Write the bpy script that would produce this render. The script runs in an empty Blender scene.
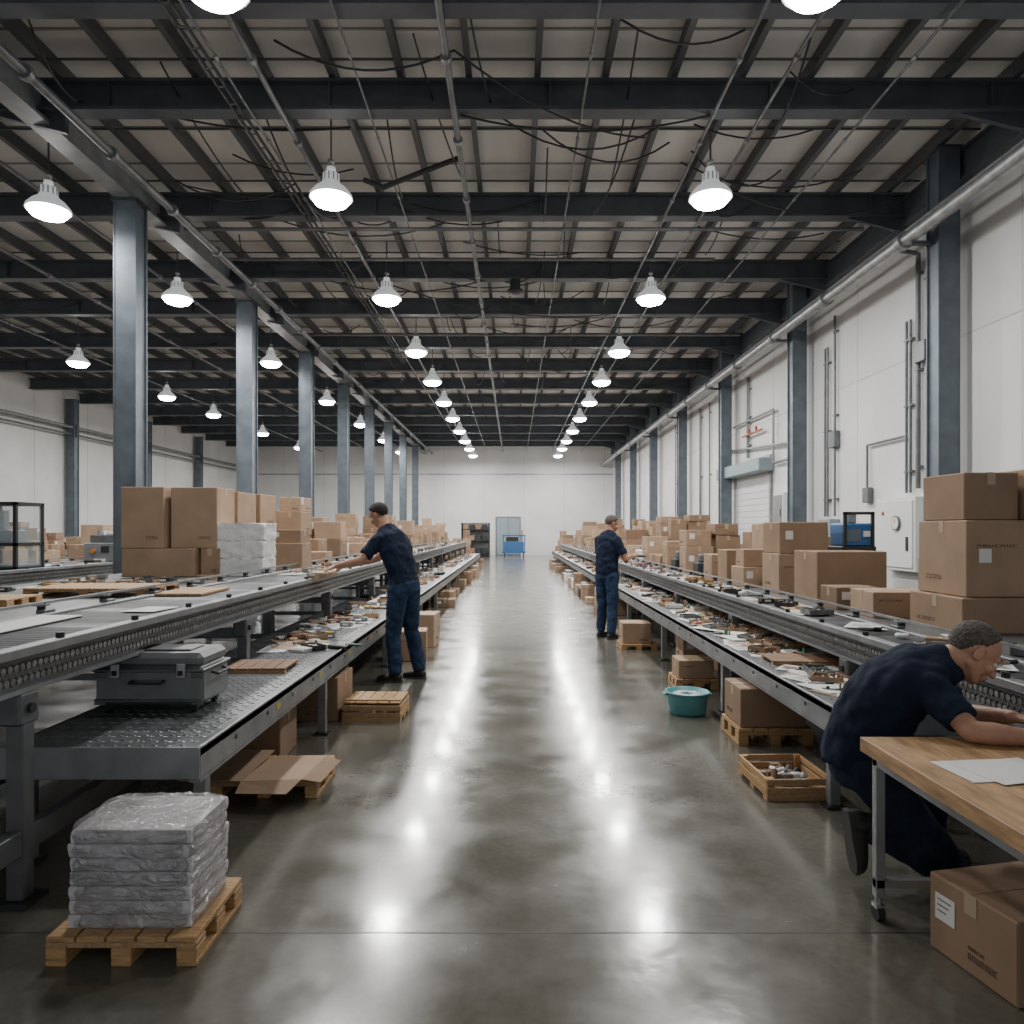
import bpy, bmesh, math, random
from mathutils import Vector, Matrix, noise
R = random.Random(7)
V = Vector
scene = bpy.context.scene

# ------------------------------------------------------------------ materials
MATS = {}
def mat(name, col=(.5,.5,.5), rough=.6, metal=0., nscale=0, namt=.15, bump=0., bscale=None, alpha=1., emit=None, estr=0., trans=0., spec=None, stretch=None, coat=0., detail=4):
    m = bpy.data.materials.new(name); m.use_nodes = True
    nt = m.node_tree; N = nt.nodes; L = nt.links
    b = N['Principled BSDF']
    b.inputs['Base Color'].default_value = (*col, 1)
    b.inputs['Roughness'].default_value = rough
    b.inputs['Metallic'].default_value = metal
    if spec is not None: b.inputs['Specular IOR Level'].default_value = spec
    if trans: b.inputs['Transmission Weight'].default_value = trans
    if alpha < 1: b.inputs['Alpha'].default_value = alpha
    if coat: b.inputs['Coat Weight'].default_value = coat
    if emit:
        b.inputs['Emission Color'].default_value = (*emit, 1)
        b.inputs['Emission Strength'].default_value = estr
    if nscale or bump:
        tc = N.new('ShaderNodeTexCoord')
        src = tc.outputs['Object']
        if stretch:
            mp = N.new('ShaderNodeMapping'); mp.inputs['Scale'].default_value = stretch
            L.new(src, mp.inputs['Vector']); src = mp.outputs['Vector']
    if nscale:
        n = N.new('ShaderNodeTexNoise'); n.inputs['Scale'].default_value = nscale; n.inputs['Detail'].default_value = detail
        L.new(src, n.inputs['Vector'])
        r = N.new('ShaderNodeValToRGB')
        r.color_ramp.elements[0].position = .3; r.color_ramp.elements[1].position = .7
        r.color_ramp.elements[0].color = (*[c*(1-namt) for c in col], 1)
        r.color_ramp.elements[1].color = (*[min(1, c*(1+namt)) for c in col], 1)
        L.new(n.outputs['Fac'], r.inputs['Fac']); L.new(r.outputs['Color'], b.inputs['Base Color'])
    if bump:
        n2 = N.new('ShaderNodeTexNoise'); n2.inputs['Scale'].default_value = bscale or 20; n2.inputs['Detail'].default_value = 3
        L.new(src, n2.inputs['Vector'])
        bp = N.new('ShaderNodeBump'); bp.inputs['Strength'].default_value = bump; bp.inputs['Distance'].default_value = .02
        L.new(n2.outputs['Fac'], bp.inputs['Height']); L.new(bp.outputs['Normal'], b.inputs['Normal'])
    MATS[name] = m
    return m
mat('wall_paint', (.70,.70,.69), .75, nscale=.8, namt=.07, bump=.1, bscale=6)
mat('panel_gap', (.50,.50,.50), .8)
mat('steel_dark', (.075,.086,.10), .5, .1, nscale=3, namt=.2)
mat('steel_blue', (.115,.14,.165), .45, .2, nscale=4, namt=.2)
mat('steel_girder', (.24,.25,.26), .45, .2, nscale=4, namt=.2)
mat('purlin', (.10,.107,.115), .55, .1)
mat('deck', (.70,.69,.665), .75, nscale=1.5, namt=.13, stretch=(1,.3,1))
mat('deck_rib', (.34,.335,.32), .7)
mat('galv', (.38,.39,.40), .38, .7, nscale=8, namt=.2)
mat('frame_grey', (.15,.158,.165), .42, .45, nscale=6, namt=.25)
mat('frame_light', (.26,.27,.277), .42, .45, nscale=6, namt=.2)
mat('belt', (.075,.078,.082), .5, .15, nscale=5, namt=.3)
mat('tread', (.15,.155,.16), .36, .55, nscale=9, namt=.3)
mat('tread_rib', (.27,.28,.29), .35, .6)
mat('chain', (.26,.26,.25), .4, .7, nscale=30, namt=.4)
mat('dark', (.025,.026,.028), .55)
mat('rubber', (.02,.02,.022), .7)
mat('card1', (.36,.243,.158), .8, nscale=5, namt=.1)
mat('card2', (.305,.20,.127), .8, nscale=5, namt=.1)
mat('card3', (.42,.29,.195), .8, nscale=5, namt=.1)
mat('card4', (.25,.163,.103), .8, nscale=5, namt=.1)
mat('card_in', (.23,.14,.08), .85)
mat('tape', (.44,.33,.22), .35)
mat('ink', (.13,.075,.045), .8)
mat('label', (.72,.71,.68), .6)
mat('paper', (.72,.72,.70), .6)
mat('wood', (.47,.285,.13), .65, nscale=14, namt=.28, stretch=(1,6,6), bump=.15, bscale=20)
mat('wood_x', (.43,.27,.14), .65, nscale=14, namt=.28, stretch=(6,1,6), bump=.15, bscale=20)
mat('wood_dark', (.26,.15,.085), .7, nscale=12, namt=.3, stretch=(1,6,6))
mat('bench_wood', (.40,.24,.115), .5, nscale=7, namt=.38, stretch=(5,.8,5), bump=.1, bscale=20, detail=8)
mat('pack', (.56,.53,.545), .3, nscale=9, namt=.22, coat=.5)
mat('bag_white', (.70,.70,.69), .4, nscale=8, namt=.08, bump=.6, bscale=14)
mat('navy', (.013,.020,.042), .9, spec=.2, bump=.4, bscale=12)
mat('jeans', (.024,.045,.092), .9, nscale=14, namt=.3, spec=.2, bump=.4, bscale=14)
mat('jeans_dark', (.018,.027,.048), .9, nscale=14, namt=.3, spec=.2, bump=.4, bscale=14)
mat('skin', (.46,.25,.165), .5, nscale=16, namt=.12, bump=.1, bscale=60)
mat('skin2', (.41,.21,.14), .5, nscale=16, namt=.12, bump=.1, bscale=60)
mat('hair_dark', (.018,.012,.009), .7, bump=.8, bscale=90)
mat('hair_grey', (.10,.085,.072), .75, nscale=70, namt=.55, bump=.8, bscale=90)
mat('lip', (.36,.15,.11), .5)
mat('eye', (.6,.6,.58), .25)
mat('iris', (.03,.02,.015), .2)
mat('boot', (.022,.02,.019), .55, bump=.2, bscale=30)
mat('sole', (.05,.048,.045), .7)
mat('teal', (.10,.32,.34), .4)
mat('teal_in', (.35,.55,.55), .4)
mat('blue', (.03,.12,.30), .45)
mat('red', (.36,.05,.035), .45)
mat('orange', (.48,.20,.05), .5)
mat('yellow', (.5,.36,.05), .5)
mat('green', (.05,.17,.08), .5)
mat('white_enamel', (.72,.73,.73), .35)
mat('tool_grey', (.19,.20,.205), .4, .3, nscale=10, namt=.12)
mat('glass', (.5,.6,.62), .05, alpha=.25)
mat('lamp_shade', (.66,.67,.68), .35, .1, emit=(.95,.97,1), estr=.35)  # faint emission stands in for lamp light glowing through the shade
mat('lens', (1,1,1), .3, emit=(1.,.99,.97), estr=50)
mat('door_grey', (.24,.30,.33), .5)
def film_mat():
    m=bpy.data.materials.new('stretch_film'); m.use_nodes=True; nt=m.node_tree; N=nt.nodes; L=nt.links
    for n in list(N):
        if n.type!='OUTPUT_MATERIAL': N.remove(n)
    out=[n for n in N if n.type=='OUTPUT_MATERIAL'][0]
    tr=N.new('ShaderNodeBsdfTransparent'); gl=N.new('ShaderNodeBsdfGlossy'); gl.inputs['Roughness'].default_value=.10
    df=N.new('ShaderNodeBsdfDiffuse'); df.inputs['Color'].default_value=(.85,.84,.86,1)
    tc=N.new('ShaderNodeTexCoord')
    mp=N.new('ShaderNodeMapping'); mp.inputs['Scale'].default_value=(1,1,1.5); L.new(tc.outputs['Object'],mp.inputs['Vector'])
    n=N.new('ShaderNodeTexNoise'); n.inputs['Scale'].default_value=9; n.inputs['Detail'].default_value=3; n.inputs['Distortion'].default_value=2.2
    L.new(mp.outputs['Vector'],n.inputs['Vector'])
    # ridged creases: |noise - .5|
    s1=N.new('ShaderNodeMath'); s1.operation='SUBTRACT'; s1.inputs[1].default_value=.5; L.new(n.outputs['Fac'],s1.inputs[0])
    ab=N.new('ShaderNodeMath'); ab.operation='ABSOLUTE'; L.new(s1.outputs[0],ab.inputs[0])
    n3=N.new('ShaderNodeTexVoronoi'); n3.inputs['Scale'].default_value=26; L.new(mp.outputs['Vector'],n3.inputs['Vector'])
    a2=N.new('ShaderNodeMath'); a2.operation='MULTIPLY_ADD'; a2.inputs[1].default_value=.35; L.new(n3.outputs['Distance'],a2.inputs[0]); 
    k=N.new('ShaderNodeMath'); k.operation='MULTIPLY'; k.inputs[1].default_value=3.; L.new(ab.outputs[0],k.inputs[0]); L.new(k.outputs[0],a2.inputs[2])
    bp=N.new('ShaderNodeBump'); bp.inputs['Strength'].default_value=1.; bp.inputs['Distance'].default_value=.022; L.new(a2.outputs[0],bp.inputs['Height'])
    for g in(gl,df): L.new(bp.outputs['Normal'],g.inputs['Normal'])
    lw=N.new('ShaderNodeLayerWeight'); lw.inputs['Blend'].default_value=.35; L.new(bp.outputs['Normal'],lw.inputs['Normal'])
    m1=N.new('ShaderNodeMixShader'); m1.inputs[0].default_value=.16; L.new(tr.outputs[0],m1.inputs[1]); L.new(df.outputs[0],m1.inputs[2])
    ad=N.new('ShaderNodeMath'); ad.operation='MULTIPLY_ADD'; ad.inputs[1].default_value=.5; ad.inputs[2].default_value=.16; L.new(lw.outputs['Fresnel'],ad.inputs[0])
    m2=N.new('ShaderNodeMixShader'); L.new(ad.outputs[0],m2.inputs[0]); L.new(m1.outputs[0],m2.inputs[1]); L.new(gl.outputs[0],m2.inputs[2])
    L.new(m2.outputs[0],out.inputs['Surface']); MATS['film']=m
film_mat()
def floor_mat():
    m = bpy.data.materials.new('polished_concrete'); m.use_nodes = True
    nt = m.node_tree; N = nt.nodes; L = nt.links; b = N['Principled BSDF']
    tc = N.new('ShaderNodeTexCoord')
    n1 = N.new('ShaderNodeTexNoise'); n1.inputs['Scale'].default_value = .9; n1.inputs['Detail'].default_value = 8; n1.inputs['Roughness'].default_value=.62
    n2 = N.new('ShaderNodeTexNoise'); n2.inputs['Scale'].default_value = 28; n2.inputs['Detail'].default_value = 4
    n3 = N.new('ShaderNodeTexNoise'); n3.inputs['Scale'].default_value = 2.6; n3.inputs['Detail'].default_value = 6
    for n in (n1,n2,n3): L.new(tc.outputs['Object'], n.inputs['Vector'])
    r = N.new('ShaderNodeValToRGB'); r.color_ramp.elements[0].position=.32; r.color_ramp.elements[1].position=.70
    r.color_ramp.elements[0].color=(.092,.086,.068,1); r.color_ramp.elements[1].color=(.165,.157,.13,1)
    L.new(n1.outputs['Fac'], r.inputs['Fac'])
    mx = N.new('ShaderNodeMixRGB'); mx.blend_type='MULTIPLY'; mx.inputs['Fac'].default_value=.35
    r2 = N.new('ShaderNodeValToRGB'); r2.color_ramp.elements[0].position=.35; r2.color_ramp.elements[1].position=.6
    r2.color_ramp.elements[0].color=(.6,.6,.6,1)
    L.new(n2.outputs['Fac'], r2.inputs['Fac']); L.new(r.outputs['Color'], mx.inputs['Color1']); L.new(r2.outputs['Color'], mx.inputs['Color2'])
    L.new(mx.outputs['Color'], b.inputs['Base Color'])
    mr = N.new('ShaderNodeMapRange'); mr.inputs['From Min'].default_value=.3; mr.inputs['From Max'].default_value=.7
    mr.inputs['To Min'].default_value=.13; mr.inputs['To Max'].default_value=.28
    L.new(n3.outputs['Fac'], mr.inputs['Value']); L.new(mr.outputs['Result'], b.inputs['Roughness'])
    bp = N.new('ShaderNodeBump'); bp.inputs['Strength'].default_value=.18; bp.inputs['Distance'].default_value=.02
    L.new(n3.outputs['Fac'], bp.inputs['Height']); L.new(bp.outputs['Normal'], b.inputs['Normal'])
    b.inputs['Specular IOR Level'].default_value=.6
    b.inputs['Coat Weight'].default_value=.3; b.inputs['Coat Roughness'].default_value=.08
    MATS['polished_concrete']=m
floor_mat()

# ------------------------------------------------------------------ mesh builder
class MB:
    def __init__(s): s.v=[]; s.f=[]; s.mi=[]; s.mats=[]; s.sm=[]; s.M=Matrix.Identity(4)
    def idx(s,m):
        if m not in s.mats: s.mats.append(m)
        return s.mats.index(m)
    def add(s, vs, fs, m, smooth=False):
        o=len(s.v); i=s.idx(m)
        s.v += [s.M @ V(p) for p in vs]
        for f in fs: s.f.append([a+o for a in f]); s.mi.append(i); s.sm.append(smooth)
    def box(s, x0,x1,y0,y1,z0,z1,m,b=0.):
        if b<=0:
            vs=[(x0,y0,z0),(x1,y0,z0),(x1,y1,z0),(x0,y1,z0),(x0,y0,z1),(x1,y0,z1),(x1,y1,z1),(x0,y1,z1)]
            s.add(vs,[(0,3,2,1),(4,5,6,7),(0,1,5,4),(1,2,6,5),(2,3,7,6),(3,0,4,7)],m); return
        b=min(b,(x1-x0)*.4,(y1-y0)*.4,(z1-z0)*.4)
        c=((x0+x1)/2,(y0+y1)/2,(z0+z1)/2); h=((x1-x0)/2,(y1-y0)/2,(z1-z0)/2)
        vs=[];ix={}
        for sx in(-1,1):
            for sy in(-1,1):
                for sz in(-1,1):
                    for a in range(3):
                        sg=(sx,sy,sz)
                        p=[c[k]+sg[k]*(h[k]-(0 if k==a else b)) for k in range(3)]
                        ix[(sx,sy,sz,a)]=len(vs); vs.append(p)
        fs=[]
        for a in range(3):
            u,w=(a+1)%3,(a+2)%3
            for sg in(-1,1):
                q=[]
                for su,sw in((-1,-1),(1,-1),(1,1),(-1,1)):
                    k=[0,0,0];k[a]=sg;k[u]=su;k[w]=sw
                    q.append(ix[(*k,a)])
                fs.append(q if sg>0 else q[::-1])
        for a in range(3):
            u,w=(a+1)%3,(a+2)%3
            for su in(-1,1):
                for sw in(-1,1):
                    k0=[0,0,0];k1=[0,0,0]
                    k0[a]=-1;k1[a]=1
                    for k in(k0,k1): k[u]=su;k[w]=sw
                    q=[ix[(*k0,u)],ix[(*k1,u)],ix[(*k1,w)],ix[(*k0,w)]]
                    fs.append(q if su*sw>0 else q[::-1])
        for sx in(-1,1):
            for sy in(-1,1):
                for sz in(-1,1):
                    q=[ix[(sx,sy,sz,a)] for a in range(3)]
                    fs.append(q if sx*sy*sz>0 else q[::-1])
        s.add(vs,fs,m)
    def cyl(s,p0,p1,r0,m,r1=None,n=12,smooth=True,caps=True):
        p0=V(p0);p1=V(p1); r1=r0 if r1 is None else r1
        d=(p1-p0).normalized(); u=d.orthogonal().normalized(); w=d.cross(u)
        vs=[];fs=[]
        for p,r in((p0,r0),(p1,r1)):
            for i in range(n):
                a=2*math.pi*i/n; vs.append(p+u*(r*math.cos(a))+w*(r*math.sin(a)))
        for i in range(n):
            j=(i+1)%n; fs.append((i,j,n+j,n+i))
        s.add(vs,fs,m,smooth)
        if caps: s.add(vs,[list(range(n))[::-1],list(range(n,2*n))],m)
    def path(s,pts,r,m,n=8):
        for a,b in zip(pts[:-1],pts[1:]):
            s.cyl(a,b,r,m,n=n)
        for p in pts[1:-1]: s.sph(p,(r,r,r),m,8,5)
    def rev(s,c,prof,m,n=24,smooth=True):
        vs=[];fs=[];c=V(c)
        for r,z in prof:
            for i in range(n):
                a=2*math.pi*i/n; vs.append(c+V((r*math.cos(a),r*math.sin(a),z)))
        for k in range(len(prof)-1):
            for i in range(n):
                j=(i+1)%n; fs.append((k*n+i,k*n+j,(k+1)*n+j,(k+1)*n+i))
        s.add(vs,fs,m,smooth)
    def sph(s,c,r,m,n=16,k=10,B=None,fn=None):
        c=V(c);vs=[];fs=[]
        B=B or Matrix.Identity(3)
        for j in range(1,k):
            t=math.pi*j/k
            for i in range(n):
                a=2*math.pi*i/n
                vs.append(V((r[0]*math.sin(t)*math.cos(a),r[1]*math.sin(t)*math.sin(a),r[2]*math.cos(t))))
        vs+= [V((0,0,r[2])),V((0,0,-r[2]))]
        if fn: vs=[fn(p) for p in vs]
        vs=[c+B@p for p in vs]
        T=len(vs)-2
        for j in range(k-2):
            for i in range(n):
                q=(i+1)%n; fs.append((j*n+i,(j+1)*n+i,(j+1)*n+q,j*n+q))
        for i in range(n):
            q=(i+1)%n; fs.append((T,i,q)); fs.append((T+1,(k-2)*n+q,(k-2)*n+i))
        s.add(vs,fs,m,True)
    def caps(s,p0,r0,p1,r1,m,flat0=False,flat1=False,n=14):
        p0=V(p0);p1=V(p1); d=(p1-p0).normalized(); u=d.orthogonal().normalized(); w=d.cross(u)
        st=[]
        if flat0: st.append((p0,r0))
        else:
            for t in(75,50,25,0):
                t=math.radians(t); st.append((p0-d*r0*math.sin(t),r0*math.cos(t)))
        if flat1: st.append((p1,r1))
        else:
            for t in(0,25,50,75):
                t=math.radians(t); st.append((p1+d*r1*math.sin(t),r1*math.cos(t)))
        s.loft([(p,u,w,r,r) for p,r in st],m,n)
    def loft(s,st,m,n=24):
        vs=[];fs=[]
        for p,u,w,a,b in st:
            for i in range(n):
                t=2*math.pi*i/n; vs.append(V(p)+V(u)*(a*math.cos(t))+V(w)*(b*math.sin(t)))
        K=len(st)
        for k in range(K-1):
            for i in range(n):
                j=(i+1)%n; fs.append((k*n+i,k*n+j,(k+1)*n+j,(k+1)*n+i))
        fs.append(list(range(n))[::-1]); fs.append(list(range((K-1)*n,K*n)))
        s.add(vs,fs,m,True)
    def obj(s,name,parent=None,recalc=False,remesh=0,smooth_it=0):
        me=bpy.data.meshes.new(name)
        me.from_pydata([tuple(p) for p in s.v],[],s.f)
        for m in s.mats: me.materials.append(MATS[m])
        me.polygons.foreach_set('material_index',s.mi)
        me.polygons.foreach_set('use_smooth',s.sm)
        me.update()
        if recalc:
            bm=bmesh.new(); bm.from_mesh(me); bmesh.ops.recalc_face_normals(bm,faces=bm.faces); bm.to_mesh(me); bm.free()
        o=bpy.data.objects.new(name,me); scene.collection.objects.link(o)
        if remesh:
            r=o.modifiers.new('r','REMESH'); r.mode='VOXEL'; r.voxel_size=remesh; r.use_smooth_shade=True
            if smooth_it:
                q=o.modifiers.new('s','SMOOTH'); q.factor=.5; q.iterations=smooth_it
        if parent: o.parent=parent
        return o
def empty(name):
    o=bpy.data.objects.new(name,None); scene.collection.objects.link(o); o.empty_display_size=.2; return o
def place(x,y,z,rot=0): return Matrix.Translation((x,y,z))@Matrix.Rotation(math.radians(rot),4,'Z')

# ------------------------------------------------------------------ room shell
XR=5.9; XL=-16.; YB=43.; ZD=6.74; Y0=-2.
b=MB(); b.box(XL-.2,XR+.2,Y0,YB+.2,-.2,0,'polished_concrete'); floor=b.obj('floor')
b=MB()
for y in (2.68,11.6,20.6,29.6,38.6): b.box(XL+.05,XR-.05,y-.003,y+.003,-.001,.0006,'dark')
b.obj('trim_floor_joint')
b=MB(); b.box(XR,XR+.2,Y0,YB+.2,0,ZD,'wall_paint')
for y in range(0,43,2):
    b.box(XR-.004,XR,y+.35,y+.357,0,ZD-.3,'panel_gap')
b.box(XR-.006,XR,Y0,YB,4.05,4.06,'panel_gap')
b.obj('wall_right')
b=MB(); b.box(XL-.2,XL,Y0,YB+.2,0,ZD,'wall_paint')
for y in range(0,43,3): b.box(XL,XL+.006,y,y+.02,0,ZD-.3,'panel_gap')
b.obj('wall_left')
b=MB(); b.box(XL,XR,YB,YB+.2,0,ZD,'wall_paint')
for i in range(9): b.box(XL+2.2+i*2.4,XL+2.22+i*2.4,YB-.006,YB,0,ZD,'panel_gap')
b.box(XL,XR,YB-.04,YB,4.8,4.86,'frame_light')
b.obj('wall_back')
b=MB(); b.box(XL-.2,XR+.2,Y0,YB+.2,ZD,ZD+.15,'deck')
y=Y0+.3
while y<YB:
    b.box(XL,XR,y,y+.022,ZD-.02,ZD,'deck_rib'); y+=.92
b.obj('ceiling')
b=MB()
x=XL+.3
while x<XR-.1:
    b.box(x-.018,x+.018,Y0,YB,6.55,6.72,'purlin'); b.box(x-.035,x+.035,Y0,YB,6.53,6.545,'purlin'); x+=.76
y=1.
while y<42:
    b.box(XL,XR,y-.01,y+.01,6.56,6.58,'purlin'); y+=1.35
b.obj('roof_purlins')
b=MB(); b.M=Matrix.Translation((-.35,YB,0))
b.box(-.75,.75,-.06,-.0,0,2.3,'frame_grey')
for sx in(-1,1):
    x0,x1=(-.69,-.01) if sx<0 else (.01,.69)
    b.box(x0,x1,-.09,-.05,.02,2.22,'door_grey',.01); b.box(x0+.18,x1-.18,-.1,-.085,1.3,1.9,'glass')
    b.box(sx*.08-.02,sx*.08+.02,-.14,-.09,.95,1.1,'galv')
b.obj('door_1')
b=MB(); b.box(XR-.06,XR-.01,16.4,16.5,0,3.,'frame_light'); b.box(XR-.06,XR-.01,19.5,19.6,0,3.,'frame_light')
for i in range(19): b.box(XR-.035,XR-.01,16.5,19.5,.01+i*.15,.155+i*.15,'wall_paint',.006)
b.box(XR-.36,XR-.01,16.3,19.75,2.85,3.15,'door_grey',.02); b.box(XR-.1,XR-.01,16.3,19.75,3.15,3.22,'frame_light')
b.obj('door_2')
# ------------------------------------------------------------------ roof steel
def hbeam_x(y,z0=6.15,z1=6.5,w=.2,m='steel_dark'):
    b=MB(); b.box(XL+.02,XR-.02,y-w/2,y+w/2,z0,z0+.035,m); b.box(XL+.02,XR-.02,y-w/2,y+w/2,z1-.035,z1,m)
    b.box(XL+.02,XR-.02,y-.02,y+.02,z0+.035,z1-.035,m)
    x=XL+1.7
    while x<XR-.3: b.box(x-.01,x+.01,y-w/2+.02,y+w/2-.02,z0+.035,z1-.035,m); x+=2.45
    for xe in (-5.3,5.55):
        b.add([(xe-.6,y-.03,z0),(xe+.3,y-.03,z0),(xe+.3,y-.03,z0-.22),(xe-.6,y+.03,z0),(xe+.3,y+.03,z0),(xe+.3,y+.03,z0-.22)],[(0,2,1),(3,4,5),(0,1,4,3),(1,2,5,4),(2,0,3,5)],m)
    b.obj('roof_beam')
for y in (6.45,8.05,10.75,13.4,15.6,18.4,21.1,23.8,26.5,29.2,31.9,34.6,37.3,40.):
    hbeam_x(y)
b=MB()
for (x,w) in((-5.3,.26),):
    b.box(x-w/2,x+w/2,Y0,YB,6.02,6.06,'steel_girder'); b.box(x-w/2,x+w/2,Y0,YB,6.35,6.39,'steel_girder'); b.box(x-.02,x+.02,Y0,YB,6.06,6.35,'steel_girder')
b.obj('roof_girder')
b=MB(); b.box(5.76,5.88,Y0,YB,6.02,6.06,'steel_dark'); b.box(5.8,5.83,Y0,YB,6.06,6.4,'steel_dark'); b.box(5.76,5.88,Y0,YB,6.38,6.42,'steel_dark'); b.obj('roof_girder')
def column(x,y,h,s=.28):
    b=MB(); t=.025; q=s/2
    b.box(x-q,x+q,y-q,y-q+t,.02,h,'steel_blue',.003); b.box(x-q,x+q,y+q-t,y+q,.02,h,'steel_blue',.003); b.box(x-q+.03,x+q-.03,y-q+t,y+q-t,.02,h,'steel_blue')
    b.box(x-q-.06,x+q+.06,y-q-.06,y+q+.06,0,.03,'steel_dark')
    b.box(x-q-.03,x+q+.03,y-q-.03,y+q+.03,h-.03,h,'steel_dark')
    for xx in(x-q,x+q-.02): b.box(xx,xx+.02,y-q-.006,y-q,.03,h-.03,'steel_blue')
    b.obj('steel_column')
for i in range(9): column(-5.3,[5.6,9.95,14.3,18.4,22.4,26.4,30.4,34.4,38.6][i],6.02,.31)
for y in (4.5,9.4,14.25,19.1,24.,28.9,33.8,38.7): column(5.6,y,6.45)
for y in (15.5,25.7,30.9,36.): column(-15.75,y,6.15)
# ------------------------------------------------------------------ pipes
b=MB()
b.cyl((5.2,Y0,5.35),(5.2,42.9,5.35),.085,'galv',n=16)
for y in [0,2.4,4.8,7.1,9.6,12,14.4,16.8,19.2,21.6,24,28,32,36]: b.cyl((5.2,y-.06,5.35),(5.2,y+.06,5.35),.115,'frame_light',n=16)
for y in (4.5,9.4,14.25,19.1,24.,28.9,33.8): b.box(5.18,5.46,y-.03,y+.03,5.22,5.27,'steel_dark')
b.cyl((5.38,Y0,5.6),(5.38,42.9,5.6),.03,'frame_light',n=8)
b.obj('wall_pipe')
b=MB()
def cond(y,z0,z1,x=5.84,r=.022,n=1,m='frame_grey'):
    for i in range(n): b.cyl((x,y+i*.11,z0),(x,y+i*.11,z1),r,m,n=8)
    for z in (z0+.3,(z0+z1)/2,z1-.3): b.box(x-.01,5.9,y-.05,y+n*.11-.05,z,z+.03,m)
cond(9.95,2.05,5.35,n=3); cond(10.4,2.1,5.5,r=.035); cond(10.6,2.05,4.6,n=2); cond(7.4,2.,4.2); cond(13.1,1.75,5.4); cond(13.4,1.75,4.9,n=2)
cond(17.9,3.3,5.3,n=2); cond(21.5,1,5.3); cond(22.5,1.,5.3,n=2); cond(26,1,5.3)
b.box(5.78,5.89,10.15,10.4,3.9,4.2,'frame_grey',.01); b.box(5.78,5.89,13.0,13.25,3.0,3.3,'frame_grey',.01); b.box(5.8,5.89,11.8,12.,1.95,2.2,'frame_grey',.01)
b.path([(5.82,10.4,5.5),(5.5,10.4,5.55),(5.3,10.4,5.5),(5.2,10.4,5.35)],.035,'frame_grey')
b.path([(5.84,10.7,2.9),(5.84,11.9,2.9),(5.84,11.9,2.1)],.02,'frame_grey')
b.path([(5.8,14.6,3.3),(5.8,19.9,3.65),(5.8,19.9,2.)],.03,'frame_light')
b.path([(5.8,15,3.0),(5.8,16.1,3.0),(5.8,16.1,4.2),(5.8,19,4.2)],.03,'frame_light')
b.path([(5.78,16.8,3.85),(5.78,18.2,3.85)],.028,'orange')
for y in(17.0,17.5): b.cyl((5.72,y,3.85),(5.72,y,3.95),.03,'red',n=10)
b.obj('wall_conduit')
b=MB()
b.cyl((-15.7,Y0,5.15),(-15.7,42.9,5.15),.06,'frame_light'); b.cyl((-15.7,Y0,4.9),(-15.7,42.9,4.9),.035,'frame_grey')
for y in(15.5,25.7,30.9,36.): b.box(-15.75,-15.6,y-.03,y+.03,4.8,5.25,'steel_dark')
b.obj('wall_pipe')
b=MB()
for x,z,r in((-2.55,6.08,.03),(-.66,6.1,.035),(.75,6.12,.013),(2.2,6.08,.02),(2.75,6.1,.02),(-2.9,6.1,.014),(-1.6,6.12,.012),(3.9,6.1,.014),(-6.4,6.08,.025),(-8.4,6.1,.03),(-11.2,6.08,.025),(-4.75,5.95,.05)):
    b.cyl((x,Y0,z),(x,42,z),r,'frame_grey',n=8)
    y=1.
    while y<42: b.cyl((x,y-.03,z),(x,y+.03,z),r*1.6,'frame_light',n=8); y+=1.5
for y,x0,x1,z in((10.72,-4.9,5.2,5.98),(16.6,-5.1,5.2,6.0),(12.2,-5,3.4,6.09)):
    b.cyl((x0,y,z),(x1,y,z),.03,'frame_grey',n=8)
for x in (-3.1,-3.02): b.box(x,x+.012,Y0,20,6.12,6.17,'frame_grey')
y=0.
while y<20: b.box(-3.1,-3.01,y,y+.02,6.12,6.13,'frame_grey'); y+=.3
b.path([(-1.95,9.35,6.05),(-1.7,9.35,5.95),(-1.2,9.35,6.15),(-.75,9.35,6.32),(-.66,9.35,6.3)],.035,'dark')
b.obj('ceiling_conduit')
b=MB()
def sag(p,q,s,r=.012,n=10):
    p=V(p);q=V(q); pts=[]
    for i in range(n+1):
        t=i/n; a=p.lerp(q,t); a.z-=s*4*t*(1-t); pts.append(a)
    b.path(pts,r,'dark',6)
sag((-2.4,7.2,6.4),(-.6,7.2,6.3),.25); sag((-.6,8.05,6.14),(2.2,8.05,6.14),.18); sag((-2.9,8.2,6.4),(-2.6,10.6,6.1),.4)
sag((2.75,9.6,6.1),(5.3,10.2,6.1),.25); sag((-3.4,13.3,6.1),(-.6,13.3,6.1),.2); sag((-2.55,13.2,6.1),(2.2,15.3,6.1),.3); sag((-.6,7.2,6.3),(1.6,8.8,6.3),.2)
rc=random.Random(5)
for i in range(90):
    y=rc.uniform(6.6,24); x=rc.uniform(-5,3.6); L_=rc.uniform(.8,2.6)
    if abs(x+2.27)<.3 : x+=.6
    if rc.random()<.5: sag((x,y,6.35),(min(5.2,x+L_),y+rc.uniform(-.5,.5),6.35),rc.uniform(.12,.36),.011,8)
    else: sag((x,y,6.4),(x+rc.uniform(-.4,.4),y+L_*1.3,6.4),rc.uniform(.1,.34),.011,8)
for i in range(9): sag((-14+i*1.,10+i*1.5,6.4),(-12.4+i*1.,11+i*1.5,6.4),.3)
b.obj('hanging_cable')
b=MB(); b.cyl((.02,13.4,6.0),(.02,13.4,6.16),.10,'dark'); b.rev((.02,13.4,5.9),[(.0,0),(.15,.02),(.15,.06),(.08,.11)],'dark',16); b.obj('ceiling_speaker')
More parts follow.
